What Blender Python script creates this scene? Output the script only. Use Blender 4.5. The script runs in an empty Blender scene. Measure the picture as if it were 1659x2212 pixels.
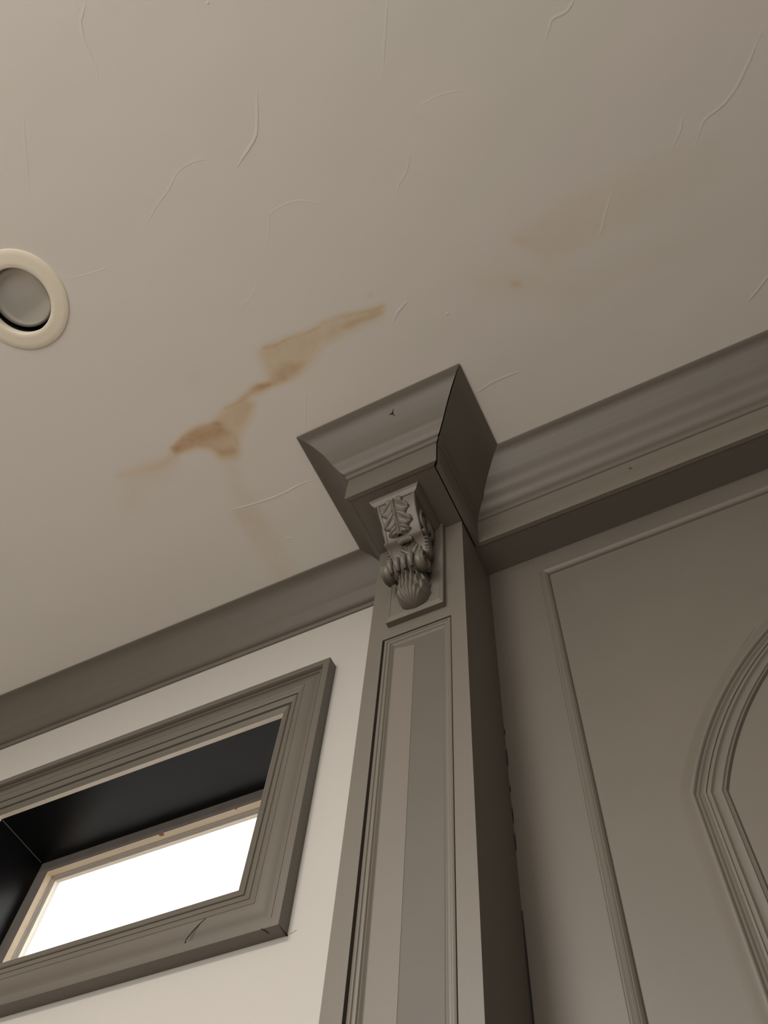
import bpy, bmesh, math, random
from mathutils import Vector, Matrix, Euler
from math import sin, cos, pi, sqrt, exp

S = bpy.context.scene
COL = S.collection
CZ = 1.5                      # camera height; all heights below are measured from the camera, CZ is added in mesh()
# ------------------------------------------------------------------ camera
FPX = 1830.2
EUL = Euler((2.675058, -0.060774, 0.460532), 'XYZ')
cam = bpy.data.cameras.new('camera'); cam.sensor_fit = 'VERTICAL'; cam.sensor_height = 36.0
cam.lens = FPX / 2212 * 36.0; cam.clip_start = 0.01; cam.clip_end = 100
camo = bpy.data.objects.new('camera', cam); camo.location = (0, 0, CZ); camo.rotation_euler = EUL
COL.objects.link(camo); S.camera = camo
# ------------------------------------------------------------------ world, lights, exposure
wd = bpy.data.worlds.new('overcast_sky'); S.world = wd; wd.use_nodes = True
wn = wd.node_tree; bg = wn.nodes['Background']; bg.inputs[1].default_value = 4.0
bg.inputs[0].default_value = (1.0, .99, .985, 1)
def area(name, loc, aim, sx, sy, power, col):
    l = bpy.data.lights.new(name, 'AREA'); l.shape = 'RECTANGLE'; l.size = sx; l.size_y = sy
    l.energy = power; l.color = col
    o = bpy.data.objects.new(name, l); COL.objects.link(o); o.location = loc
    o.rotation_euler = (Vector(aim) - Vector(loc)).to_track_quat('-Z', 'Y').to_euler()
    return o
DAY = (1, .945, .885)
area('added_overhead_fill', (-.95, -1.6, 2.96), (-.95, -1.6, 0), .8, .8, 79, DAY)  # unseen overhead fill lamp, added to balance the brightness; no actual skylight
area('daylight_south_window', (-.9, -2.32, 1.8), (-.9, 0, 1.8), 1.1, 1.9, 23.5, DAY)
area('daylight_south_door', (.5, -2.32, 1.7), (.5, 0, 1.7), 1.6, 1.9, 21, DAY)
vs = S.view_settings; vs.view_transform = 'Standard'; vs.look = 'None'; vs.exposure = 0.0; vs.gamma = 1.0
vs.use_curve_mapping = False
# ------------------------------------------------------------------ key dimensions (metres, from the camera)
XL, XR = -0.4088, -0.2504           # pilaster sides
YB, YP = 0.5139, 0.6294             # capital box front, shaft front
YH, YW = 0.6884, 0.7495             # header front, panelled wall
YL = 0.7739                         # white wall
ZC, ZB, ZJ = 1.5, 1.3106, 1.3878    # ceiling, capital underside, joint between fascia and crown
TF = 0.0079                         # fascia thickness
RM = EUL.to_matrix()
def ray(u, v):
    return RM @ Vector(((u - 829.5) / FPX, -(v - 1106) / FPX, -1))
def onz(u, v, z=ZC):
    d = ray(u, v); return d * (z / d.z)
def ony(u, v, y):
    d = ray(u, v); return d * (y / d.y)
# ------------------------------------------------------------------ materials
def mat(name, col, rough=.5, bump=0.0, bscale=300, var=0.0, vscale=6, metal=0, coat=0, spec=.5):
    m = bpy.data.materials.new(name); m.use_nodes = True
    nt = m.node_tree; b = nt.nodes['Principled BSDF']
    b.inputs['Base Color'].default_value = (*col, 1); b.inputs['Roughness'].default_value = rough
    b.inputs['Metallic'].default_value = metal; b.inputs['Coat Weight'].default_value = coat
    b.inputs['Specular IOR Level'].default_value = spec
    tc = nt.nodes.new('ShaderNodeTexCoord')
    if var:
        n = nt.nodes.new('ShaderNodeTexNoise'); n.inputs['Scale'].default_value = vscale; n.inputs['Detail'].default_value = 5
        r = nt.nodes.new('ShaderNodeValToRGB')
        r.color_ramp.elements[0].position = .3; r.color_ramp.elements[1].position = .7
        r.color_ramp.elements[0].color = (*[c * (1 - var) for c in col], 1)
        r.color_ramp.elements[1].color = (*[min(1, c * (1 + var)) for c in col], 1)
        nt.links.new(tc.outputs['Object'], n.inputs['Vector']); nt.links.new(n.outputs['Fac'], r.inputs['Fac'])
        nt.links.new(r.outputs['Color'], b.inputs['Base Color'])
    if bump:
        n = nt.nodes.new('ShaderNodeTexNoise'); n.inputs['Scale'].default_value = bscale; n.inputs['Detail'].default_value = 3
        bp = nt.nodes.new('ShaderNodeBump'); bp.inputs['Strength'].default_value = bump; bp.inputs['Distance'].default_value = .001
        nt.links.new(tc.outputs['Object'], n.inputs['Vector']); nt.links.new(n.outputs['Fac'], bp.inputs['Height'])
        nt.links.new(bp.outputs['Normal'], b.inputs['Normal'])
    return m
TAUPE = (.133, .117, .096)
M = {}
M['taupe'] = mat('taupe_paint', TAUPE, .48, .06, 260, .03, 9)
M['taupe_light'] = mat('taupe_pale_strip', (.155, .1365, .112), .5, .1, 260, .02, 9)  # slightly paler taupe, for the strip on the inset panel
M['taupe_flat'] = mat('taupe_darker', (.0985, .0866, .071), .55, .1, 260, .03, 12)  # darker taupe, for the panel field and fine lines
M['wall'] = mat('white_wall_paint', (.50, .48, .445), .6, .15, 120, .015, 4)
M['dark'] = mat('dark_crack', (.012, .01, .009), .9)
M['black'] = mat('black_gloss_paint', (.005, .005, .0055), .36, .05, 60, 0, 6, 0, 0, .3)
M['cream'] = mat('cream_primer_edge', (.86, .78, .65), .6)
M['pine'] = mat('pine_wood', (.82, .66, .46), .5, .1, 80, .08, 14)
M['knot'] = mat('pine_knot', (.28, .11, .035), .6)
M['gasket'] = mat('grey_gasket', (.35, .33, .31), .5)
M['stop'] = mat('raw_grey_stop', (.11, .098, .088), .7, .2, 200, .1, 30)
M['ring'] = mat('cream_enamel', (.93, .86, .72), .35)
M['baffle'] = mat('black_baffle', (.012, .01, .01), .6)
M['bulb'] = mat('frosted_bulb_glass', (.55, .55, .52), .2, 0, 1, 0, 1, .3, .5)
M['floor'] = mat('dark_oak_floor', (.20, .15, .11), .45, .1, 60, .15, 3)
M['brushed'] = mat('taupe_brushed_fascia', (.160, .141, .116), .45, .55, 110, .10, 30)
def pine_grain(m):
    nt = m.node_tree; n = [x for x in nt.nodes if x.type == 'TEX_NOISE'][0]
    tc = [x for x in nt.nodes if x.type == 'TEX_COORD'][0]
    mp = nt.nodes.new('ShaderNodeMapping'); mp.inputs['Scale'].default_value = (.12, 3, 3)
    nt.links.new(tc.outputs['Object'], mp.inputs['Vector']); nt.links.new(mp.outputs['Vector'], n.inputs['Vector'])
pine_grain(M['pine'])
def streaks(m):
    nt = m.node_tree
    tc = [x for x in nt.nodes if x.type == 'TEX_COORD'][0]
    mp = nt.nodes.new('ShaderNodeMapping'); mp.inputs['Scale'].default_value = (.012, .6, 1)
    nt.links.new(tc.outputs['Object'], mp.inputs['Vector'])
    for n in nt.nodes:
        if n.type == 'TEX_NOISE': nt.links.new(mp.outputs['Vector'], n.inputs['Vector'])
streaks(M['brushed'])
g = bpy.data.materials.new('window_glass'); g.use_nodes = True
gb = g.node_tree.nodes['Principled BSDF']; gb.inputs['Transmission Weight'].default_value = 1
gb.inputs['Roughness'].default_value = 0; gb.inputs['IOR'].default_value = 1.45; gb.inputs['Base Color'].default_value = (1, 1, 1, 1)
M['glass'] = g
def ceiling_material():
    m = bpy.data.materials.new('stained_ceiling_plaster'); m.use_nodes = True
    nt = m.node_tree; N = nt.nodes.new; L = nt.links.new; b = nt.nodes['Principled BSDF']
    b.inputs['Roughness'].default_value = .6
    tc = N('ShaderNodeTexCoord')
    big = N('ShaderNodeTexNoise'); big.inputs['Scale'].default_value = 2.2; big.inputs['Detail'].default_value = 4
    L(tc.outputs['Object'], big.inputs['Vector'])
    cr = N('ShaderNodeValToRGB'); cr.color_ramp.elements[0].position = .3; cr.color_ramp.elements[1].position = .7
    cr.color_ramp.elements[0].color = (.765, .755, .70, 1); cr.color_ramp.elements[1].color = (.80, .76, .715, 1)
    L(big.outputs['Fac'], cr.inputs['Fac'])
    at = N('ShaderNodeAttribute'); at.attribute_name = 'stain'
    n = N('ShaderNodeTexNoise'); n.inputs['Scale'].default_value = 26; n.inputs['Detail'].default_value = 8; n.inputs['Roughness'].default_value = .6
    L(tc.outputs['Object'], n.inputs['Vector'])
    ml = N('ShaderNodeMath'); ml.operation = 'MULTIPLY_ADD'; ml.inputs[1].default_value = 1.3; ml.inputs[2].default_value = .35
    L(n.outputs['Fac'], ml.inputs[0])
    mu = N('ShaderNodeMath'); mu.operation = 'MULTIPLY'; L(at.outputs['Fac'], mu.inputs[0]); L(ml.outputs[0], mu.inputs[1])
    sr = N('ShaderNodeValToRGB'); e = sr.color_ramp.elements
    e[0].position = 0; e[0].color = (1, 1, 1, 1); e[1].position = 1; e[1].color = (.66, .41, .22, 1)
    q = e.new(.35); q.color = (.93, .80, .63, 1)
    L(mu.outputs[0], sr.inputs['Fac'])
    mx = N('ShaderNodeMix'); mx.data_type = 'RGBA'; mx.blend_type = 'MULTIPLY'; mx.inputs[0].default_value = 1
    L(cr.outputs['Color'], mx.inputs[6]); L(sr.outputs['Color'], mx.inputs[7]); L(mx.outputs[2], b.inputs['Base Color'])
    bn = N('ShaderNodeTexNoise'); bn.inputs['Scale'].default_value = 7; bn.inputs['Detail'].default_value = 3
    L(tc.outputs['Object'], bn.inputs['Vector'])
    bp = N('ShaderNodeBump'); bp.inputs['Strength'].default_value = .25; bp.inputs['Distance'].default_value = .006
    L(bn.outputs['Fac'], bp.inputs['Height']); L(bp.outputs['Normal'], b.inputs['Normal'])
    return m
M['ceiling'] = ceiling_material()
# ------------------------------------------------------------------ builders
def mesh(name, verts, faces, m, parent=None, smooth=False, origin=None):
    vv = [Vector((v[0], v[1], v[2] + CZ)) for v in verts]
    o0 = Vector((0, 0, 0))
    if parent is not None: o0 = parent.matrix_world.translation if False else Vector(parent.get('_o', (0, 0, 0)))
    if origin is not None: o0 = Vector(origin)
    me = bpy.data.meshes.new(name); me.from_pydata([v - o0 for v in vv], [], faces)
    bm = bmesh.new(); bm.from_mesh(me); bmesh.ops.recalc_face_normals(bm, faces=bm.faces)
    bm.to_mesh(me); bm.free()
    me.materials.append(m)
    if smooth:
        me.shade_smooth()
        if smooth is not True:
            try: me.set_sharp_from_angle(angle=smooth)
            except Exception: pass
    o = bpy.data.objects.new(name, me); COL.objects.link(o)
    if parent is not None: o.parent = parent
    if origin is not None: o.location = origin
    return o
def tag(o, label=None, cat=None, kind=None, group=None):
    if label: o['label'] = label
    if cat: o['category'] = cat
    if kind: o['kind'] = kind
    if group: o['group'] = group
    return o
class MB:
    def __init__(s): s.v = []; s.f = []
    def add(s, v, f):
        k = len(s.v); s.v += [tuple(x) for x in v]; s.f += [tuple(i + k for i in a) for a in f]; return s
    def box(s, x0, x1, y0, y1, z0, z1):
        v = [(x, y, z) for x in (x0, x1) for y in (y0, y1) for z in (z0, z1)]
        return s.add(v, [(0, 1, 3, 2), (4, 6, 7, 5), (0, 4, 5, 1), (2, 3, 7, 6), (0, 2, 6, 4), (1, 5, 7, 3)])
    def loft(s, A, B):         # two matching closed sections
        n = len(A); f = [(i, (i + 1) % n, n + (i + 1) % n, n + i) for i in range(n)]
        return s.add(list(A) + list(B), f + [tuple(range(n))[::-1], tuple(range(n, 2 * n))])
    def grid(s, rows, close=False):
        n = len(rows[0]); v = [p for r in rows for p in r]; f = []
        for i in range(len(rows) - 1):
            for j in range(n if close else n - 1):
                k = (j + 1) % n; f.append((i * n + j, i * n + k, (i + 1) * n + k, (i + 1) * n + j))
        return s.add(v, f)
    def tube(s, pts, r, n=8, taper=None):
        P = [Vector(p) for p in pts]; rows = []
        up = Vector((.13, .2, .97))
        for i, p in enumerate(P):
            t = (P[min(i + 1, len(P) - 1)] - P[max(i - 1, 0)]).normalized()
            a = t.cross(up).normalized(); b = t.cross(a)
            rr = r * (taper(i / (len(P) - 1)) if taper else 1)
            rows.append([tuple(p + a * cos(2 * pi * k / n) * rr + b * sin(2 * pi * k / n) * rr) for k in range(n)])
        s.grid(rows, True); k = len(s.v) - n * len(rows)
        s.f.append(tuple(k + j for j in range(n))); s.f.append(tuple(k + n * (len(rows) - 1) + j for j in range(n)))
        return s
    def build(s, name, m, parent=None, smooth=False): return mesh(name, s.v, s.f, m, parent, smooth)
def empty(name, loc):
    o = bpy.data.objects.new(name, None); o.empty_display_size = .1
    o.location = (loc[0], loc[1], loc[2] + CZ); o['_o'] = (loc[0], loc[1], loc[2] + CZ); COL.objects.link(o); return o
def run(name, prof, b0, b1, out, e0, e1, m, parent, smooth=math.radians(40)):
    """moulding: profile (s outwards, z); each end may slide with s (mitres) through e0(s), e1(s)"""
    A, B = [], []
    for s_, z in prof:
        A.append((b0[0] + out[0] * s_ + e0(s_)[0], b0[1] + out[1] * s_ + e0(s_)[1], z))
        B.append((b1[0] + out[0] * s_ + e1(s_)[0], b1[1] + out[1] * s_ + e1(s_)[1], z))
    return MB().loft(A, B).build(name, m, parent, smooth)
Z0 = lambda s_: (0, 0)
def dense(pts, k=3):           # Catmull-Rom refinement of a profile
    out = []
    for i in range(len(pts) - 1):
        p0 = pts[max(i - 1, 0)]; p1 = pts[i]; p2 = pts[i + 1]; p3 = pts[min(i + 2, len(pts) - 1)]
        for j in range(k):
            t = j / k
            out.append(tuple(.5 * ((2 * p1[a]) + (-p0[a] + p2[a]) * t + (2 * p0[a] - 5 * p1[a] + 4 * p2[a] - p3[a]) * t * t + (-p0[a] + 3 * p1[a] - 3 * p2[a] + p3[a]) * t ** 3) for a in (0, 1)))
    out.append(pts[-1]); return out
# ------------------------------------------------------------------ room shell
X0, X1, Y0 = -3.2, 2.6, -2.4
# ceiling with the water stain and the hole for the downlight
def sd_poly(p, poly):
    d = 1e9; inside = False; n = len(poly)
    for i in range(n):
        a = poly[i]; b = poly[(i + 1) % n]
        ex, ey = b[0] - a[0], b[1] - a[1]; wx, wy = p[0] - a[0], p[1] - a[1]
        t = max(0, min(1, (wx * ex + wy * ey) / (ex * ex + ey * ey + 1e-12)))
        d = min(d, (wx - ex * t) ** 2 + (wy - ey * t) ** 2)
        if (a[1] > p[1]) != (b[1] > p[1]) and p[0] < (b[0] - a[0]) * (p[1] - a[1]) / (b[1] - a[1]) + a[0]: inside = not inside
    d = sqrt(d); return -d if inside else d
def z8(L): return [tuple(onz(200 + a / 2.37, 580 + b / 2.37)[:2]) for a, b in L]
def zr(L): return [tuple(onz(830 + a / 2.001, b / 2.001)[:2]) for a, b in L]
BLOBS = [  # polygon on the ceiling, strength, soft edge
 (z8([(850, 430), (890, 395), (1000, 355), (1120, 318), (1180, 280), (1300, 240), (1490, 195), (1470, 250), (1300, 330), (1190, 390), (1100, 510), (1010, 570), (905, 600), (890, 550), (870, 500)]), .34, .014),
 (z8([(980, 480), (1080, 490), (1060, 545), (990, 580), (900, 605), (830, 640), (815, 605), (900, 575)]), .25, .01),
 (z8([(900, 600), (840, 598), (790, 640), (740, 685), (680, 715), (600, 800), (540, 815), (480, 850), (405, 920), (430, 948), (540, 922), (600, 925), (650, 975), (745, 975), (755, 870), (800, 780), (835, 690), (800, 670), (870, 630)]), .42, .012),
 (z8([(420, 940), (410, 915), (480, 850), (540, 818), (640, 800), (700, 830), (690, 860), (620, 880), (540, 890), (480, 915)]), .36, .011),
 (z8([(430, 930), (350, 985), (250, 1015), (140, 1060), (260, 1045), (380, 1010), (430, 975)]), .30, .016),
 (z8([(160, 1060), (420, 1000), (400, 1080), (260, 1130), (250, 1230), (160, 1240)]), .10, .022),
 (z8([(640, 960), (740, 970), (760, 1080), (800, 1150), (860, 1210), (780, 1290), (720, 1270), (740, 1200), (700, 1100)]), .09, .018),
 (z8([(720, 1240), (840, 1215), (820, 1245), (740, 1280)]), .10, .008),
 (z8([(1410, 128), (1434, 130), (1430, 146), (1412, 146)]), .22, .004),
 (z8([(480, 560), (540, 530), (560, 560), (500, 600)]), .05, .015),
 (zr([(560, 1030), (700, 920), (800, 860), (960, 860), (930, 1000), (800, 1100), (700, 1130), (600, 1080)]), .13, .02),
 (zr([(360, 1190), (560, 1160), (760, 1170), (930, 1230), (820, 1330), (500, 1280), (380, 1260)]), .07, .03),
 (zr([(548, 1222), (580, 1216), (590, 1236), (555, 1240)]), .28, .007),
 (zr([(560, 1030), (600, 1025), (620, 1050), (570, 1055)]), .12, .009)]
LINES = [  # darker tide lines
 (z8([(870, 408), (950, 388), (1000, 358), (1060, 340), (1120, 318), (1180, 280), (1240, 252), (1320, 235), (1420, 215), (1490, 192)]), .26, .0032),
 (z8([(1290, 300), (1350, 275), (1420, 248), (1480, 222)]), .26, .005),
 (z8([(900, 590), (845, 602), (790, 645), (740, 690), (680, 716)]), .26, .004),
 (z8([(990, 560), (930, 590), (860, 610)]), .2, .005),
 (z8([(405, 922), (480, 852), (545, 815), (640, 790)]), .22, .005),
 (z8([(430, 938), (540, 902), (610, 915), (660, 945), (740, 930)]), .2, .006),
 (z8([(620, 800), (660, 790), (650, 830), (720, 850), (745, 900)]), .14, .003)]
def stain(x, y):
    v = 0
    for poly, k, w in BLOBS:
        d = sd_poly((x, y), poly)
        if d < w:
            t = min(1, max(0, (w - d) / (2 * w))); v += k * t * t * (3 - 2 * t)
    for ln, k, w in LINES:
        d = 1e9
        for a, b in zip(ln[:-1], ln[1:]):
            ex, ey = b[0] - a[0], b[1] - a[1]
            t = max(0, min(1, ((x - a[0]) * ex + (y - a[1]) * ey) / (ex * ex + ey * ey)))
            d = min(d, math.hypot(x - a[0] - ex * t, y - a[1] - ey * t))
        if d < 3 * w: v += k * exp(-(d / w) ** 2)
    return v
def axis(a, fa, fb, b, step, coarse):
    xs = []; x = a
    while x < fa - coarse * .5: xs.append(x); x += coarse
    n = int((fb - fa) / step); xs += [fa + (fb - fa) * i / n for i in range(n + 1)]
    x = fb + coarse
    while x < b - .01: xs.append(x); x += coarse
    xs.append(b); return xs
RC = (-.8297, -.0222)          # downlight centre
xs = axis(X0, -.94, .10, X1, .005, .3); ys = axis(Y0, -.16, .52, .80, .005, .3)
nx = len(xs); V = [(x, y, ZC) for y in ys for x in xs]; F = []
for j in range(len(ys) - 1):
    for i in range(nx - 1):
        cx, cy = (xs[i] + xs[i + 1]) / 2, (ys[j] + ys[j + 1]) / 2
        if math.hypot(cx - RC[0], cy - RC[1]) < .074: continue
        F.append((j * nx + i, (j + 1) * nx + i, (j + 1) * nx + i + 1, j * nx + i + 1))
ceil = mesh('ceiling', V, F, M['ceiling']); tag(ceil, kind='structure')
att = ceil.data.attributes.new('stain', 'FLOAT', 'POINT')
allp = [p for q in BLOBS for p in q[0]] + [p for q in LINES for p in q[0]]
ax0, ax1 = min(p[0] for p in allp) - .05, max(p[0] for p in allp) + .05
ay0, ay1 = min(p[1] for p in allp) - .05, max(p[1] for p in allp) + .05
att.data.foreach_set('value', [stain(x, y) if ax0 < x < ax1 and ay0 < y < ay1 else 0.0 for y in ys for x in xs])
# raised trowel ridges left in the plaster
RIDGES = [([(556, 195), (557, 240), (555, 290), (540, 320), (520, 350), (508, 370)], 1.5),
 ([(188, -5), (180, 30), (176, 50), (185, 90), (200, 125), (212, 160), (206, 185)], 1.1), ([(157, -3), (175, 28)], .8),
 ([(52, 250), (55, 310), (61, 370), (64, 440)], .6), ([(455, 345), (420, 350), (385, 372), (365, 410), (340, 445), (315, 490), (310, 530)], .6),
 ([(530, 405), (560, 435), (580, 462), (582, 500), (575, 560)], .6), ([(580, 462), (605, 445), (650, 432), (720, 445)], .5),
 ([(395, 5), (430, 45), (470, 85)], .5), ([(838, -3), (835, 60), (832, 95), (827, 180)], .7),
 ([(1243, -5), (1235, 12), (1220, 30), (1195, 42), (1185, 70), (1170, 110)], 1.0),
 ([(1650, 60), (1625, 120), (1595, 185), (1560, 230), (1525, 258), (1510, 290), (1500, 325)], 1.0), ([(1475, 250), (1470, 285), (1450, 325)], .8),
 ([(1325, 410), (1310, 460), (1300, 500), (1287, 515)], .6), ([(885, 330), (880, 370), (862, 400), (857, 430)], .6),
 ([(1670, 585), (1635, 630), (1613, 655)], 1.4), ([(883, 650), (860, 675), (848, 700)], 1.1),
 ([(1024, 853), (1060, 830), (1100, 812), (1130, 802)], .9), ([(500, 1100), (540, 1090), (600, 1070), (650, 1045), (682, 1035)], 1.4),
 ([(663, 850), (660, 900), (662, 930)], .9), ([(675, 1000), (678, 1030)], .9), ([(966, 674), (969, 681)], 1.6),
 ([(447, 2), (452, 9)], 1.8), ([(560, 600), (545, 640), (500, 690)], .35), ([(150, 600), (195, 590), (250, 570)], .5),
 ([(900, 230), (960, 200), (1010, 195)], .4), ([(615, 1160), (635, 1163)], 1.0)]
for pts, k in RIDGES:
    P = [onz(*p) for p in pts]
    P2 = dense([(p.x, p.y) for p in P], 4); n = len(P2); rows = []
    sgn = -1 if -(P2[-1][1] - P2[0][1]) > 0 else 1
    rnd = random.Random(int(pts[0][0] * 7 + pts[0][1]))
    for i, (x, y) in enumerate(P2):
        a = P2[max(0, i - 1)]; b = P2[min(n - 1, i + 1)]
        d = Vector((b[0] - a[0], b[1] - a[1])).normalized(); q = Vector((-d.y, d.x)) * sgn
        t = i / (n - 1); e = min(1, t * 6) * min(1, (1 - t) * 3 + .05)
        w1 = .0011 * k ** .4 * (e * .7 + .3); w2 = .006 * (e * .7 + .3); h = .00040 * k * e * rnd.uniform(.8, 1.1)
        j = rnd.uniform(-.0003, .0003)
        rows.append([(x + q.x * (s_ + j), y + q.y * (s_ + j), ZC - hh) for s_, hh in ((-w1, -.0001), (-w1 * .3, h * .9), (0, h), (w2 * .4, h * .45), (w2, -.0001))])
    MB().grid(rows).build('plaster_ridge', M['ceiling'], ceil, True)
fl = MB().box(X0, X1, Y0, .95, -1.55, -1.5).build('floor', M['floor']); tag(fl, kind='structure')
gr = MB().box(-30, 30, .99, 60, -3.1, -3.0).build('ground_outside', mat('pale_concrete', (.28, .275, .265), .9, 0, 1, .2, 2)); tag(gr, kind='structure')
# white wall with the window opening
OX0, OX1, OZ0, OZ1 = -1.293, -.6565, .7862, 1.1522
def holed(x0, x1, z0, z1, hx0, hx1, hz0, hz1, ya, yb):
    b = MB(); b.box(x0, hx0, ya, yb, z0, z1); b.box(hx1, x1, ya, yb, z0, z1)
    b.box(hx0, hx1, ya, yb, z0, hz0); b.box(hx0, hx1, ya, yb, hz1, z1); return b
wl = holed(X0, XL + .02, -1.5, ZC, OX0 - .012, OX1 + .012, OZ0 - .012, OZ1 + .012, YL, .98).build('wall_left', M['wall']); tag(wl, kind='structure')
wr = MB().box(XR - .02, X1, YW, .98, -1.5, ZC - .0005).build('wall_right', M['taupe']); tag(wr, kind='structure')
for nm, a in (('wall_west', (X0 - .1, X0, Y0, .98)), ('wall_east', (X1, X1 + .1, Y0, .98))):
    tag(MB().box(*a, -1.5, ZC).build(nm, M['taupe']), kind='structure')
tag(MB().box(X0, X1, Y0 - .1, Y0, -1.5, ZC).build('wall_south', M['wall']), kind='structure')
# ------------------------------------------------------------------ crown profiles
CROWN = [(.0905, 1.4999), (.0905, 1.4968)] + dense([(.0900, 1.4955), (.0860, 1.4935), (.0790, 1.4905), (.0710, 1.4845), (.0640, 1.4760), (.0580, 1.4695), (.0515, 1.4630), (.0460, 1.4540), (.0418, 1.4455),
        (.0375, 1.4385), (.0330, 1.4325), (.0298, 1.4260), (.0268, 1.4185), (.0228, 1.4115), (.0180, 1.4065), (.0148, 1.4040)], 3) + \
        [(.0128, 1.4028), (.0124, 1.3995), (.0132, 1.3975), (.0122, 1.3935), (.0104, 1.3895), (.0088, 1.3888), (.0088, ZJ), (0, ZJ), (0, 1.4999)]
CROWN_S = [(.0905, 1.4999), (.0905, 1.4968)] + dense([(.0900, 1.4955), (.0860, 1.4938), (.0770, 1.4900), (.0680, 1.4830), (.0590, 1.4725), (.0500, 1.4605), (.0430, 1.4485), (.0375, 1.4380),
        (.0338, 1.4290), (.0302, 1.4235), (.0262, 1.4170), (.0222, 1.4105), (.0178, 1.4055), (.0146, 1.4035)], 3) + \
        [(.0118, 1.4024), (.0116, 1.4000), (.0138, 1.3985), (.0136, 1.3950), (.0110, 1.3895), (.0088, 1.3888), (.0088, ZJ), (0, ZJ), (0, 1.4999)]
def scale_prof(P, ds, ztop, kz): return [(max(0, s_ - ds), ztop - (ztop - z) * kz) for s_, z in P]
CROWN_L = scale_prof(CROWN_S, TF, 1.4999, .0949 / .1121)
# ------------------------------------------------------------------ pilaster with its capital
pil = empty('pilaster', ((XL + XR) / 2, YP + .06, -1.5))
tag(pil, 'tall taupe painted pilaster with inset panel and crown-wrapped capital meeting the ceiling', 'pilaster')
# shaft front with the recess for the inset panel
PX0, PX1, PZ1 = -.3850, -.2736, 1.0335
sh = MB()
sh.box(XL, PX0, YP, YL + .02, -1.5, ZB + .0005); sh.box(PX1, XR, YP, YL + .02, -1.5, ZB + .0005)
sh.box(PX0, PX1, YP, YL + .02, PZ1, ZB + .0005); sh.box(PX0, PX1, YP + .016, YL + .02, -1.5, PZ1)
sh.build('shaft', M['taupe'], pil)
# inset panel: frame of small moulding, flat field, paler strip
pan = empty('p', (0, 0, 0)); bpy.data.objects.remove(pan)
GL, GR, GT = .0036, .0016, .0022
ix0, ix1, iz1 = PX0 + GL, PX1 - GR, PZ1 - GT
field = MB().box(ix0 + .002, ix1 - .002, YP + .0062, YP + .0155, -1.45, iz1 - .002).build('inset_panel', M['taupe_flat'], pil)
def profile_frame(parent, name, x0, x1, z0, z1, yback, prof, m, sides='LTR', bottom=None):
    """mitred boards round the INSIDE of a rectangle; prof = (w inwards from outer edge, h towards the room)"""
    def pt(x, z, w, h, sx, sz): return (x + sx * w, yback - h, z + sz * w)
    res = []
    for sd in sides:
        A, B = [], []
        for w, h in prof:
            if sd == 'L': A.append(pt(x0, z1, w, h, 1, -1)); B.append(pt(x0, z0, w, h, 1, 1 if 'B' in sides else 0))
            if sd == 'R': A.append(pt(x1, z1, w, h, -1, -1)); B.append(pt(x1, z0, w, h, -1, 1 if 'B' in sides else 0))
            if sd == 'T': A.append(pt(x0, z1, w, h, 1, -1)); B.append(pt(x1, z1, w, h, -1, -1))
            if sd == 'B': A.append(pt(x0, z0, w, h, 1, 1)); B.append(pt(x1, z0, w, h, -1, 1))
        res.append(MB().loft(A, B).build(name, m, parent, math.radians(35)))
    return res
pm = [(0, -.004), (0, .0052), (.0015, .006), (.0040, .0058), (.0050, .0044), (.0062, .0046), (.0085, .0040), (.0098, .0022), (.0108, .0024), (.0125, .0008), (.0135, 0), (.0135, -.004)]
profile_frame(pil, 'panel_moulding', ix0, ix1, -1.45, iz1, YP + .0062, pm, M['taupe'], 'LTR')
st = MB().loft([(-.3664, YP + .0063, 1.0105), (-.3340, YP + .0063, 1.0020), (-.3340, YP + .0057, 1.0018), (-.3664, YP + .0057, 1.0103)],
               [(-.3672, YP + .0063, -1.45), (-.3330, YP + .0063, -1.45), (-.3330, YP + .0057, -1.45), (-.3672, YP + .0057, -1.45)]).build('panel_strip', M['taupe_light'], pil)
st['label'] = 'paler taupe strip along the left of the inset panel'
# capital box, soffit, fascia boards and crown pieces
MB().box(XL, XR, YB, YL + .02, ZB + .0008, ZC - .0005).build('capital_box', M['taupe'], pil)
g1 = .0023                                     # open joint on the right
FASC = [(0, ZB), (TF, ZB), (TF, ZJ), (0, ZJ)]
mF = lambda sx: (lambda s_: (sx * s_, 0))
mS = lambda s_: (0, -s_)
run('fascia_board', FASC, (XL, YB), (XR, YB), (0, -1), mF(-1), mF(1), M['taupe'], pil)
run('fascia_board', FASC, (XL, YB + .0005), (XL, YL), (-1, 0), mS, Z0, M['taupe'], pil)
run('fascia_board', FASC, (XR + g1, YB + .0038), (XR + g1, YH), (1, 0), mS, Z0, M['taupe'], pil)
run('crown_moulding', CROWN_S, (XL, YB), (XR, YB), (0, -1), mF(-1), mF(1), M['taupe'], pil)
run('crown_moulding', CROWN_S, (XL, YB + .0004), (XL, YL), (-1, 0), mS, lambda s_: (0, -max(0, s_ - TF)), M['taupe'], pil)
run('crown_moulding', CROWN_S, (XR + .0010, YB + .0026), (XR + .0010, YH), (1, 0), mS, mS, M['taupe'], pil)
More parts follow.
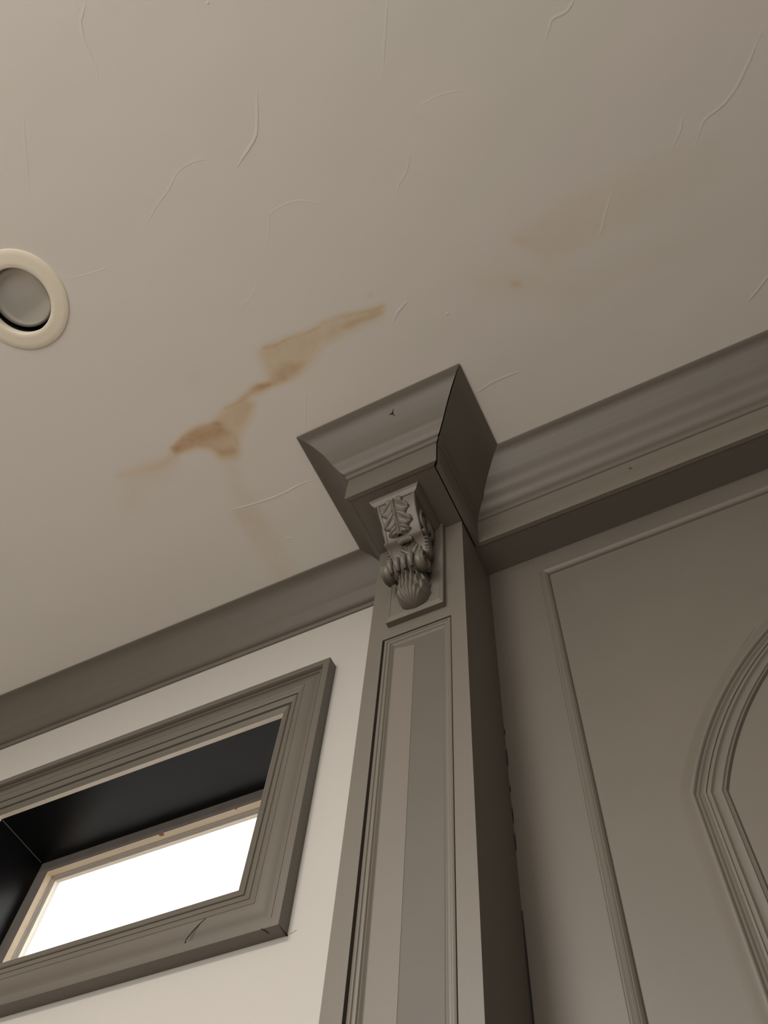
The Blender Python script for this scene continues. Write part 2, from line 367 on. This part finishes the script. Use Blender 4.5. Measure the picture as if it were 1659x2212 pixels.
# raised plate behind the corbel
BX0, BX1, BZ = -.3768, -.2822, 1.0612
pl = MB()
def plate_sec(x0, x1, z, i): return [(x0 + i, z + i), (x1 - i, z + i)]
b_, f_ = .0055, .0026
A = [(BX0, YP + .001, ZB), (BX1, YP + .001, ZB), (BX1, YP + .001, BZ), (BX0, YP + .001, BZ)]
B = [(BX0, .6200, ZB), (BX1, .6200, ZB), (BX1, .6200, BZ), (BX0, .6200, BZ)]
C = [(BX0 + b_, .6180, ZB), (BX1 - b_, .6180, ZB), (BX1 - b_, .6180, BZ + .0105), (BX0 + b_, .6180, BZ + .0105)]
D = [(BX0 + b_ + .0008, .6188, ZB), (BX1 - b_ - .0008, .6188, ZB), (BX1 - b_ - .0008, .6188, BZ + .0113), (BX0 + b_ + .0008, .6188, BZ + .0113)]
pl.grid([A, B, C, D], True); k = len(pl.v) - 4; pl.f.append((k, k + 1, k + 2, k + 3)); pl.f.append((0, 1, 2, 3))
pl.build('corbel_plate', M['taupe'], pil)
# ------------------------------------------------------------------ corbel
XC = -.3315
cor = empty('corbel', (XC, .6188, 1.07))
tag(cor, 'carved taupe corbel with acanthus leaves and scrolls under the capital', 'corbel')
HW = .0325
SP = dense([(.5350, 1.2920), (.5400, 1.2760), (.5470, 1.2610), (.5560, 1.2470), (.5640, 1.2350), (.5690, 1.2240), (.5710, 1.2175)], 4) + \
     dense([(.5740, 1.2160), (.5830, 1.2125), (.5920, 1.2050), (.5990, 1.1940), (.6025, 1.1800), (.6025, 1.1660), (.6000, 1.1540)], 4)
def taper(z): return .0325 + .0035 * max(0, min(1, (z - 1.25) / .045))
# cap
def rect(x, y, z): return [(XC - .002 - x, y, z), (XC - .002 + x, y, z), (XC - .002 + x, .6179, z), (XC - .002 - x, .6179, z)]
cp = MB().grid([rect(.0465, .5285, ZB + .0004), rect(.0465, .5285, 1.3052), rect(.0455, .5290, 1.3046), rect(.0440, .5302, 1.3010), rect(.0415, .5330, 1.2970),
                rect(.0385, .5350, 1.2935), rect(.0380, .5352, 1.2905)], True)
n = len(cp.v); cp.f += [(0, 1, 2, 3), (n - 4, n - 3, n - 2, n - 1)]
cp.build('corbel_cap', M['taupe'], cor)
# body: side outline extruded, edges as raised rims
bo = MB()
L_ = [(XC - taper(z) + .002, y + .0012, z) for y, z in SP]; R_ = [(XC + taper(z) - .002, y + .0012, z) for y, z in SP]
rowsb = []
for y, z in SP:
    w = taper(z) - .002
    rowsb.append([(XC - w, .6179, z - .0), (XC - w, y + .0012, z), (XC + w, y + .0012, z), (XC + w, .6179, z)])
bo.grid(rowsb); n = len(rowsb) * 4; bo.f.append((0, 1, 2, 3)); bo.f.append((n - 4, n - 3, n - 2, n - 1))
bo.build('scroll_body', M['taupe'], cor)
for sg in (-1, 1):
    rim = MB()
    sec = []
    for y, z in SP:
        w = taper(z)
        sec.append([(XC + sg * (w - .0045), y + .002, z), (XC + sg * (w - .0042), y - .0008, z), (XC + sg * (w - .001), y - .0012, z), (XC + sg * w, y - .0002, z), (XC + sg * w, y + .006, z), (XC + sg * (w - .0045), y + .006, z)])
    rim.grid(sec, True); n = len(sec) * 6; rim.f.append(tuple(range(6))); rim.f.append(tuple(range(n - 6, n)))
    rim.build('edge_rim', M['taupe'], cor, math.radians(50))
    # side volute and trailing husk
    vo = MB(); P = []
    for i in range(60):
        t = i / 59; a = -.6 * pi + t * 4.2 * pi; r = .031 * (1 - t) ** .85 + .003
        P.append((XC + sg * (.0335), .5835 + r * cos(a) * .85, 1.2580 + r * sin(a)))
    vo.tube(P, .0036, 8, lambda t: 1.15 - .5 * t)
    for i in range(9):
        a = i / 8; y, z = .594 + .010 * sin(a * 3), 1.222 - .050 * a
        P = [(XC + sg * .031, y + .012, z + .006), (XC + sg * .0330, y + .003, z + .002), (XC + sg * .0330, y - .006, z - .004), (XC + sg * .032, y - .010, z - .009)]
        vo.tube(P, .0042, 7, lambda t: .5 + .7 * sin(pi * min(1, t * .9 + .1)))
    vo.build('side_volute', M['taupe'], cor, True)
# leaves as carved relief over the curved front
def spine(t):
    n = len(SP) - 1; f = max(0, min(n - 1e-6, t * n)); i = int(f); a = f - i
    p = Vector((SP[i][0] * (1 - a) + SP[i + 1][0] * a, SP[i][1] * (1 - a) + SP[i + 1][1] * a))
    q = Vector((SP[min(i + 1, n)][0] - SP[i][0], SP[min(i + 1, n)][1] - SP[i][1])).normalized()
    return p, Vector((q.y, -q.x)) if False else Vector((-abs(q.y), -abs(q.x) * .5)).normalized()
def leaf(name, t0, t1, W, H, lobes, env, lift, cx=0, na=90, nb=110, slope=1.3):
    """b runs from the leaf's root (t0) to its tip (t1) along the spine"""
    rows = []
    for i in range(nb + 1):
        b = i / nb; p, nr = spine(t0 + (t1 - t0) * b); row = []
        for j in range(na + 1):
            a = (j / na * 2 - 1) * W * 1.12
            qa = abs(a) / W
            ph = lobes * b - slope * qa
            fr = ph - math.floor(ph)
            w = env(b) * (1 - .34 * (abs(cos(pi * (lobes * b - slope * .95))) ** 3) - .05 * abs(cos(pi * 3 * lobes * b)))
            q = qa / max(w, 1e-4)
            if q < 1:
                ridge = sin(pi * fr) ** .7
                fine = .5 + .5 * cos(2 * pi * (lobes * 3 * b - slope * 2.1 * qa))
                h = H * (1 - q ** 6) ** .5 * (.30 + .50 * ridge + .26 * fine * (.3 + .7 * q)) * (1 + lift(b))
                h *= (1 - .25 * exp(-((qa - .10) / .05) ** 2))
                h += H * .5 * exp(-(qa / .06) ** 2) * (1 - .6 * b)
                h = max(h, .0004)
            else: h = -.0022
            row.append((XC + cx + a, p.x + .0012 + nr.x * h, p.y + nr.y * h))
        rows.append(row)
    MB().grid(rows).build(name, M['taupe'], cor, True)
leaf('acanthus_leaf', .015, .43, .0265, .0078, 3.0, lambda b: .55 + .5 * sin(pi * min(1, b * .72 + .18)) if b < .62 else (1.02 * max(0, 1 - ((b - .62) / .385) ** 2.2) ** .5), lambda b: .9 * max(0, b - .55) ** 1.0, -.0035)
# rising leaf that springs from the lower scroll and curls over at its tip
leaf('acanthus_leaf', .99, .535, .0240, .0060, 2.6, lambda b: .98 - .18 * b if b < .62 else (.87 * max(0, 1 - ((b - .62) / .385) ** 2) ** .5), lambda b: 1.1 * max(0, b - .6), .004)
lp = MB(); rows = []
for i in range(26):                                     # the curled tip
    t = i / 25; a = -.25 * pi + t * 1.25 * pi; row = []
    for j in range(41):
        u = j / 40 * 2 - 1
        rr = .0062 * (1 + .16 * abs(cos(3.5 * pi * u))) * (1 - .35 * u * u)
        row.append((XC + .003 + u * .0125 * (1 - .10 * abs(sin(5 * pi * u)) * t), .5765 - rr * sin(a) * 1.15, 1.2085 + rr * cos(a) + .0035 * (1 - u * u)))
    rows.append(row)
lp.grid(rows).build('leaf_tip', M['taupe'], cor, True)
# lower scroll (a fluted roll across the front) with volute ends
SY, SZ, SR = .5880, 1.1415, .0170
sc = MB(); rows = []
for i in range(101):
    u = i / 100 * 2 - 1; x = XC + u * .034
    fl_ = abs(sin(pi * 2.5 * (u + .2))) ** .6
    r = SR * (.80 + .20 * fl_) if abs(u) < .88 else SR * (1.0 + .12 * (abs(u) - .88) / .12)
    rows.append([(x, SY + r * cos(2 * pi * k / 40), SZ + r * .95 * sin(2 * pi * k / 40)) for k in range(40)])
sc.grid(rows, True); n = len(sc.v); sc.f += [tuple(range(40)), tuple(range(n - 40, n))]
sc.build('lower_scroll', M['taupe'], cor, math.radians(60))
for sg in (-1, 1):
    vo = MB(); P = []
    for i in range(44):
        t = i / 43; a = .5 * pi + t * 3.6 * pi; r = .0155 * (1 - t) ** .8 + .002
        P.append((XC + sg * .0345, SY + r * cos(a), SZ + r * sin(a)))
    vo.tube(P, .0028, 7, lambda t: 1.1 - .4 * t).build('scroll_volute', M['taupe'], cor, True)
# flutes running from the leaf over the scroll
for u, w in ((-.62, .0046), (-.26, .0050), (.10, .0050), (.46, .0048)):
    P = []
    for i in range(24):
        t = i / 23
        a = pi * (.62 + .72 * t)
        P.append((XC + .001 + u * .031 * (1 + .12 * (1 - t)), SY + (SR + .0005) * cos(a) * 1.02, SZ + (SR + .0008) * sin(a)))
    MB().tube(P, w, 9, lambda t: .55 + .6 * sin(pi * (t * .9 + .05))).build('leaf_flute', M['taupe'], cor, True)
# hanging leaf below the scroll
rows = []; LZ0, LZ1 = 1.1380, 1.0700
for i in range(91):
    b = i / 90; z = LZ0 + (LZ1 - LZ0) * b
    w = (.0235 + .0035 * sin(pi * b * 1.1)) * (1 if b < .6 else max(0.0, 1 - ((b - .6) / .4) ** 2.4) ** .5)
    w *= 1 - .10 * abs(sin(3.2 * pi * b)) * (1 if b < .8 else 0)
    D = (.040 - .012 * b) * (1 if b < .72 else max(0.0, 1 - ((b - .72) / .28) ** 2.2) ** .5)
    row = []
    for j in range(81):
        u = j / 80 * 2 - 1; q = abs(u)
        fl_ = .5 + .5 * cos(2 * pi * (3.1 * u * (1 + .3 * b)))
        side = sin(pi * ((2.6 * b - 1.1 * q) % 1)) ** .6
        d = D * max(0, 1 - q ** 2.6) ** .5 * (1 - .26 * (1 - fl_) * (1 - b * .8) - .20 * (1 - side) * min(1, q * 1.8) * (1 if b < .75 else (1 - b) * 4))
        row.append((XC + .004 + u * w, .6179 - d, z + .004 * (1 - q) * (1 if b < .1 else 0)))
    rows.append(row)
MB().grid(rows).build('hanging_leaf', M['taupe'], cor, True)
# ------------------------------------------------------------------ crown on the white wall
t1 = run('trim_1', CROWN_L, (X0, YL), (XL - .0005, YL), (0, -1), Z0, lambda s_: (-max(0, s_ * 1.0) if s_ > .0 else 0, 0), M['taupe'], None)
tag(t1, kind='structure')
# extend the lower bead behind the capital up to the shaft
# ------------------------------------------------------------------ header over the panelled wall: box, fascia, crown
hd = MB().box(XR, X1, YH, YW + .01, ZB + .0006, ZC - .0004).build('trim_2', M['taupe']); tag(hd, kind='structure')
run('fascia_board', FASC, (XR + TF + g1, YH), (X1, YH), (0, -1), Z0, Z0, M['brushed'], hd)
run('crown_moulding', CROWN, (XR + .0008, YH), (X1, YH), (0, -1), mF(1), Z0, M['taupe'], hd)
# ------------------------------------------------------------------ mouldings on the panelled wall
rm = [(0, -.002), (0, .0045), (.0012, .0060), (.0030, .0058), (.0036, .0072), (.0060, .0084), (.0088, .0078), (.0105, .0060), (.0115, .0064), (.0130, .0050), (.0148, .0022), (.0150, -.002)]
t3 = empty('trim_3', (.44, YW, .5)); tag(t3, kind='structure')
profile_frame(t3, 'panel_moulding', -.1597, 1.05, -.9, 1.2545, YW, rm, M['taupe'], 'LTRB')
# arched moulding: upright sides, kink, round arch
def circle3(a, b, c):
    ax, ay = a; bx, by = b; cx, cy = c
    d = 2 * (ax * (by - cy) + bx * (cy - ay) + cx * (ay - by))
    ux = ((ax * ax + ay * ay) * (by - cy) + (bx * bx + by * by) * (cy - ay) + (cx * cx + cy * cy) * (ay - by)) / d
    uy = ((ax * ax + ay * ay) * (cx - bx) + (bx * bx + by * by) * (ax - cx) + (cx * cx + cy * cy) * (bx - ax)) / d
    return ux, uy, math.hypot(ax - ux, ay - uy)
ar = [ony(u, v, YW) for u, v in ((1498, 1721), (1534, 1567), (1658.6, 1364))]
CXa, CZa, RA = circle3(*[(p.x, p.z) for p in ar])
XM = .445                                       # middle of the arch
KX, KZ = ar[0].x, ar[0].z
def arch_path(off):                             # off = inwards offset from the outer edge
    r = RA - off; x0 = KX + off; pts = []
    zc = CZa + sqrt(max(0, r * r - (x0 - CXa) ** 2)) if x0 < CXa else CZa + r
    zk = KZ + (CZa + sqrt(max(0, r * r - (CXa - x0) ** 2)) - KZ) * 1.0 if KZ > CZa else CZa - sqrt(max(0, r * r - (CXa - x0) ** 2))
    pts.append((x0 + .004, -.85)); pts.append((x0 + .0015, .35)); pts.append((x0, zk))
    a0 = math.atan2(zk - CZa, x0 - CXa); a1 = math.atan2(sqrt(max(0, r * r - (XM - CXa) ** 2)), XM - CXa)
    for i in range(1, 41):
        a = a0 + (a1 - a0) * i / 40; pts.append((CXa + r * cos(a), CZa + r * sin(a)))
    return pts + [(2 * XM - x, z) for x, z in reversed(pts[:-1])]
am = [(-.0152, -.001), (-.0152, .0002), (-.0110, .0015), (-.0060, .0034), (-.0020, .0052), (.0005, .0057), (.0018, .0051), (.0034, .0021), (.0044, .0017), (.0056, .0024), (.0066, .0015), (.0080, .0003), (.0092, .0008),
      (.0106, .0031), (.0125, .0042), (.0140, .0040), (.0147, .0024), (.0155, .0029), (.0190, .0036), (.0206, .0014), (.0218, .0008), (.0230, .0015), (.0260, .0028), (.0305, .0033), (.0316, .0016), (.0325, .0024), (.0340, .0040), (.0348, .0038), (.0366, .0003), (.0376, -.002)]
PP = [arch_path(w) for w, h in am]
t4 = MB().grid([[(PP[i][k][0], YW - am[i][1], PP[i][k][1]) for i in range(len(am))] for k in range(len(PP[0]))]).build('trim_4', M['taupe'], None, math.radians(40))
tag(t4, kind='structure')
# scribed hairline round the arch
def strip(name, pts, w, parent, m=None, off=Vector((0, -1, 0)), lift=.0004, ws=None, th=.0006):
    """thin dark sliver lying on a surface whose normal is off"""
    rows = []; n = len(pts)
    for i, p in enumerate(pts):
        p = Vector(p); a = Vector(pts[max(0, i - 1)]); b = Vector(pts[min(n - 1, i + 1)]); d = (b - a).normalized(); q = d.cross(off).normalized()
        ww = (ws[i] if ws else 1) * w / 2
        rows.append([tuple(p + off * lift - q * ww), tuple(p + off * (lift + th) * 1.0), tuple(p + off * lift + q * ww), tuple(p - off * .0005)])
    o = MB(); o.grid(rows, True); o.f.append((0, 1, 2, 3)); k = len(o.v); o.f.append((k - 4, k - 3, k - 2, k - 1))
    return o.build(name, m or M['dark'], parent)
sc1 = [ony(u, v, YW) for u, v in ((1632, 1355), (1590, 1415), (1548, 1488), (1510.6, 1562.6), (1489.6, 1623), (1478, 1680), (1473, 1730))]
strip('scribed_line', sc1, .0007, wr, M['taupe_flat'], th=.0002, lift=.0001)
sc2 = [ony(u, v, YW) for u, v in ((1505, 1825), (1515, 1852), (1540, 1914), (1566.6, 1987), (1600, 2095), (1632, 2206), (1660, 2310))]
strip('scribed_line', sc2, .0011, wr, M['dark'], th=.0003, lift=.0001, ws=[.3, .8, 1, 1, 1, 1, 1])
# ------------------------------------------------------------------ window in the white wall
win = empty('window_1', ((OX0 + OX1) / 2, YL, (OZ0 + OZ1) / 2)); tag(win, kind='structure')
cw = [(0, .0), (0, .0228), (.0006, .023), (.0125, .023), (.0136, .0215), (.0140, .0100), (.0152, .0098), (.0178, .0172), (.0192, .0176), (.0206, .0160), (.0211, .0122)] + \
     dense([(.0216, .0120), (.0260, .0134), (.0320, .0162), (.0400, .0184), (.0462, .0187), (.0472, .0196), (.0484, .0184), (.0560, .0170), (.0604, .0150)], 3) + \
     [(.0608, .0120), (.0620, .0120), (.0630, .0140), (.0680, .0130), (.0735, .0104), (.0746, .0058), (.0766, .0055), (.0780, .0088), (.0800, .0100), (.0830, .0092), (.0860, .0070), (.0905, .0058), (.0908, .0054), (.0908, 0)]
profile_frame(win, 'casing_board', OX0 - .0908, OX1 + .0908, OZ0 - .0908, OZ1 + .0908, YL, cw, M['taupe'], 'RTLB')
def ring(name, x0, x1, z0, z1, w, ya, yb, m):
    b = MB(); A = lambda i: [(x0 + i, z0 + i), (x1 - i, z0 + i), (x1 - i, z1 - i), (x0 + i, z1 - i)]
    rows = [[(x, y, z) for x, z in A(i)] for i, y in ((0, ya), (w, ya), (w, yb), (0, yb), (0, ya))]
    b.grid(rows, True); return b.build(name, m, win)
o = ring('jamb_edge', OX0 - .008, OX1 + .008, OZ0 - .008, OZ1 + .008, .0083, YL - .0052, .7772, M['cream']); o['label'] = 'unpainted cream edge inside the casing'
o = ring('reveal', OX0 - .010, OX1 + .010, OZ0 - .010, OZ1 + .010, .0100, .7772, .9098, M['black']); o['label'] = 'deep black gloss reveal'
ring('stop', OX0, OX1, OZ0, OZ1, .0262, .9098, .9110, M['stop'])
o = ring('sash', OX0 - .005, OX1 + .005, OZ0 - .005, OZ1 + .005, .0320, .9110, .9440, M['pine']); o['label'] = 'bare pine sash'
ring('gasket', OX0 + .0255, OX1 - .0255, OZ0 + .0255, OZ1 - .0255, .0042, .9300, .9345, M['gasket'])
ring('glazing_bead', OX0 + .0255, OX1 - .0255, OZ0 + .0255, OZ1 - .0255, .0020, .9240, .9262, M['gasket'])
MB().box(OX0 + .024, OX1 - .024, .9350, .9390, OZ0 + .024, OZ1 - .024).build('window_pane', M['glass'], win)
strip('corner_seam', [(OX0 + .0004, .779, OZ1 - .0004), (OX0 + .0004, .905, OZ1 - .0004)], .0010, win, M['gasket'], off=Vector((.7, 0, -.7)).normalized(), lift=.0002)
for (u, v), rx, rz in (((349, 1803), .0062, .0036), ((510, 1747), .0025, .0018)):
    c = onz(u, v, OZ1 - .0270); k = MB()
    k.grid([[(c.x + rx * f * cos(a * pi / 8), c.y + rz * f * sin(a * pi / 8), OZ1 - .0270 - h) for a in range(16)] for f, h in ((1, -.0002), (.9, .0003), (.45, .0005), (.02, .0006))], True).build('knot', M['knot'], win)
# small marks: nail holes and cracks in the paint
def star(name, c, nrm, size, parent, seed=1, arms=4):
    rnd = random.Random(seed); c = Vector(c); nrm = Vector(nrm).normalized(); t = nrm.cross(Vector((0, 0, 1))).normalized(); b = nrm.cross(t)
    o = MB()
    pts = []
    for i in range(arms * 2):
        a = 2 * pi * i / (arms * 2) + rnd.uniform(-.25, .25); r = size * (rnd.uniform(.7, 1.3) if i % 2 == 0 else .20)
        pts.append(c + t * cos(a) * r * .6 + b * sin(a) * r + nrm * .0004)
    n = len(pts); o.add([tuple(p) for p in pts] + [tuple(c + nrm * .0010), tuple(c - nrm * .002)], [(i, (i + 1) % n, n) for i in range(n)] + [((i + 1) % n, i, n + 1) for i in range(n)])
    return o.build(name, M['dark'], parent)
def crown_hit(u, v, base, axis_):     # where a pixel's ray meets the sloping crown face of a run along x with back plane y=base
    best = None; d = ray(u, v)
    for (s0, z0), (s1, z1) in zip(CROWN_S[:-3], CROWN_S[1:-2]):
        n_ = Vector((0, -(z0 - z1), -(s0 - s1))) ; p0 = Vector((0, base - s0, z0))
        if n_.length < 1e-6: continue
        n_.normalize(); t = p0.dot(n_) / d.dot(n_); h = d * t
        if min(z0, z1) - 1e-4 <= h.z <= max(z0, z1) + 1e-4 and (best is None or t < best[0]): best = (t, h, n_)
    return best[1], best[2]
h_, n_ = crown_hit(848, 893, YB, 'x')
star('nail_hole', h_, n_, .0120, pil, 11, 3)
star('nail_hole', ony(1362, 1012, YH - TF), (0, -1, 0), .006, hd, 3)
h2, n2 = ony(115, 1488, YL - .04), Vector((0, -.75, -.65))
yf = YL - .023
cr1 = [ony(u, v, YL - .0185) for u, v in ((396, 2049), (402, 2030), (418, 2010), (432, 1996), (445, 1984))]
strip('paint_crack', cr1, .0011, win, M['dark'], lift=.0004, ws=[1.6, 1.2, 1, .8, .4])
strip('paint_crack', [onz(u, v, OZ0 - .0908) for u, v in ((564, 2006), (572, 2010), (581, 2016))], .0016, win, M['dark'], off=Vector((0, 0, -1)), ws=[.4, 1, .3])
star('nail_hole', onz(258, 2112, OZ0 - .0908), (0, 0, -1), .0045, win, 8)
strip('paint_crack', [Vector((OX1 + .0908, YL - .0225, OZ0 - .0908)), Vector((OX1 + .0908, YL - .010, OZ0 - .0908)), Vector((OX1 + .0908, YL - .0005, OZ0 - .0908))], .0016, win, M['dark'], off=Vector((.7, 0, -.7)).normalized(), ws=[.2, .9, 1.6])
strip('paint_crack', [ony(u, v, YL) for u, v in ((626, 2018), (633, 2014), (641, 2009))], .0008, wl, M['taupe_flat'], lift=.0001, th=.0002)
# open joints along the shaft and the panelled wall
strip('open_joint', [Vector((XR + .0006, YW - .0006, z)) for z in (.62, .5, .3, 0, -.5)], .0035, wr, M['dark'], off=Vector((.7, -.7, 0)).normalized(), ws=[.2, .8, 1.2, 1.5, 1.5])
for za, zb_ in ((.905, .893), (.865, .835), (.80, .79), (.765, .74), (.725, .700)):
    strip('open_joint', [Vector((XR + .0004, YW - .0004, z)) for z in (za, (za + zb_) / 2, zb_)], .0016, wr, M['dark'], off=Vector((.7, -.7, 0)).normalized(), ws=[.3, 1, .3])
# ------------------------------------------------------------------ recessed downlight
dl = empty('recessed_downlight', (RC[0], RC[1], ZC))
tag(dl, 'round recessed ceiling downlight with cream trim ring and unlit frosted bulb', 'light')
def lathe(rows_, n=64, c=RC):
    return [[(c[0] + r * cos(2 * pi * k / n), c[1] + r * sin(2 * pi * k / n), z) for k in range(n)] for r, z in rows_]
OC = (-.8282, -.0230)
ro = MB(); rr = []
for k_, (r, z, f) in enumerate(((.0900, ZC + .0006, 0), (.0900, ZC - .0016, 0), (.0890, ZC - .0024, 0), (.0800, ZC - .0030, .2), (.0680, ZC - .0037, .5), (.0606, ZC - .0040, .9), (.0592, ZC - .0028, 1), (.0589, ZC + .004, 1), (.0589, ZC + .010, 1))):
    c = (OC[0] * (1 - f) + RC[0] * f, OC[1] * (1 - f) + RC[1] * f); rr += lathe([(r, z)], 72, c)
ro.grid(rr, True).build('trim_ring', M['ring'], dl, math.radians(50))
ba = MB().grid(lathe([(.0600, ZC + .003), (.0610, ZC + .02), (.0640, ZC + .09), (.064, ZC + .092), (.001, ZC + .092)]), True); ba.build('baffle', M['baffle'], dl, math.radians(50))
BC = (-.8300, -.0272)
bu = MB().grid(lathe([(.0580 * sin(a * pi / 2 / 14), ZC + .0215 - .0125 * cos(a * pi / 2 / 14)) for a in range(14, 0, -1)] + [(.0004, ZC + .009)], 64, BC), True)
bu.grid(lathe([(.0580, ZC + .0215), (.0560, ZC + .035), (.03, ZC + .075), (.001, ZC + .076)], 64, BC), True)
bu.build('bulb', M['bulb'], dl, math.radians(60))
for o in bpy.data.objects:
    if '_o' in o: del o['_o']
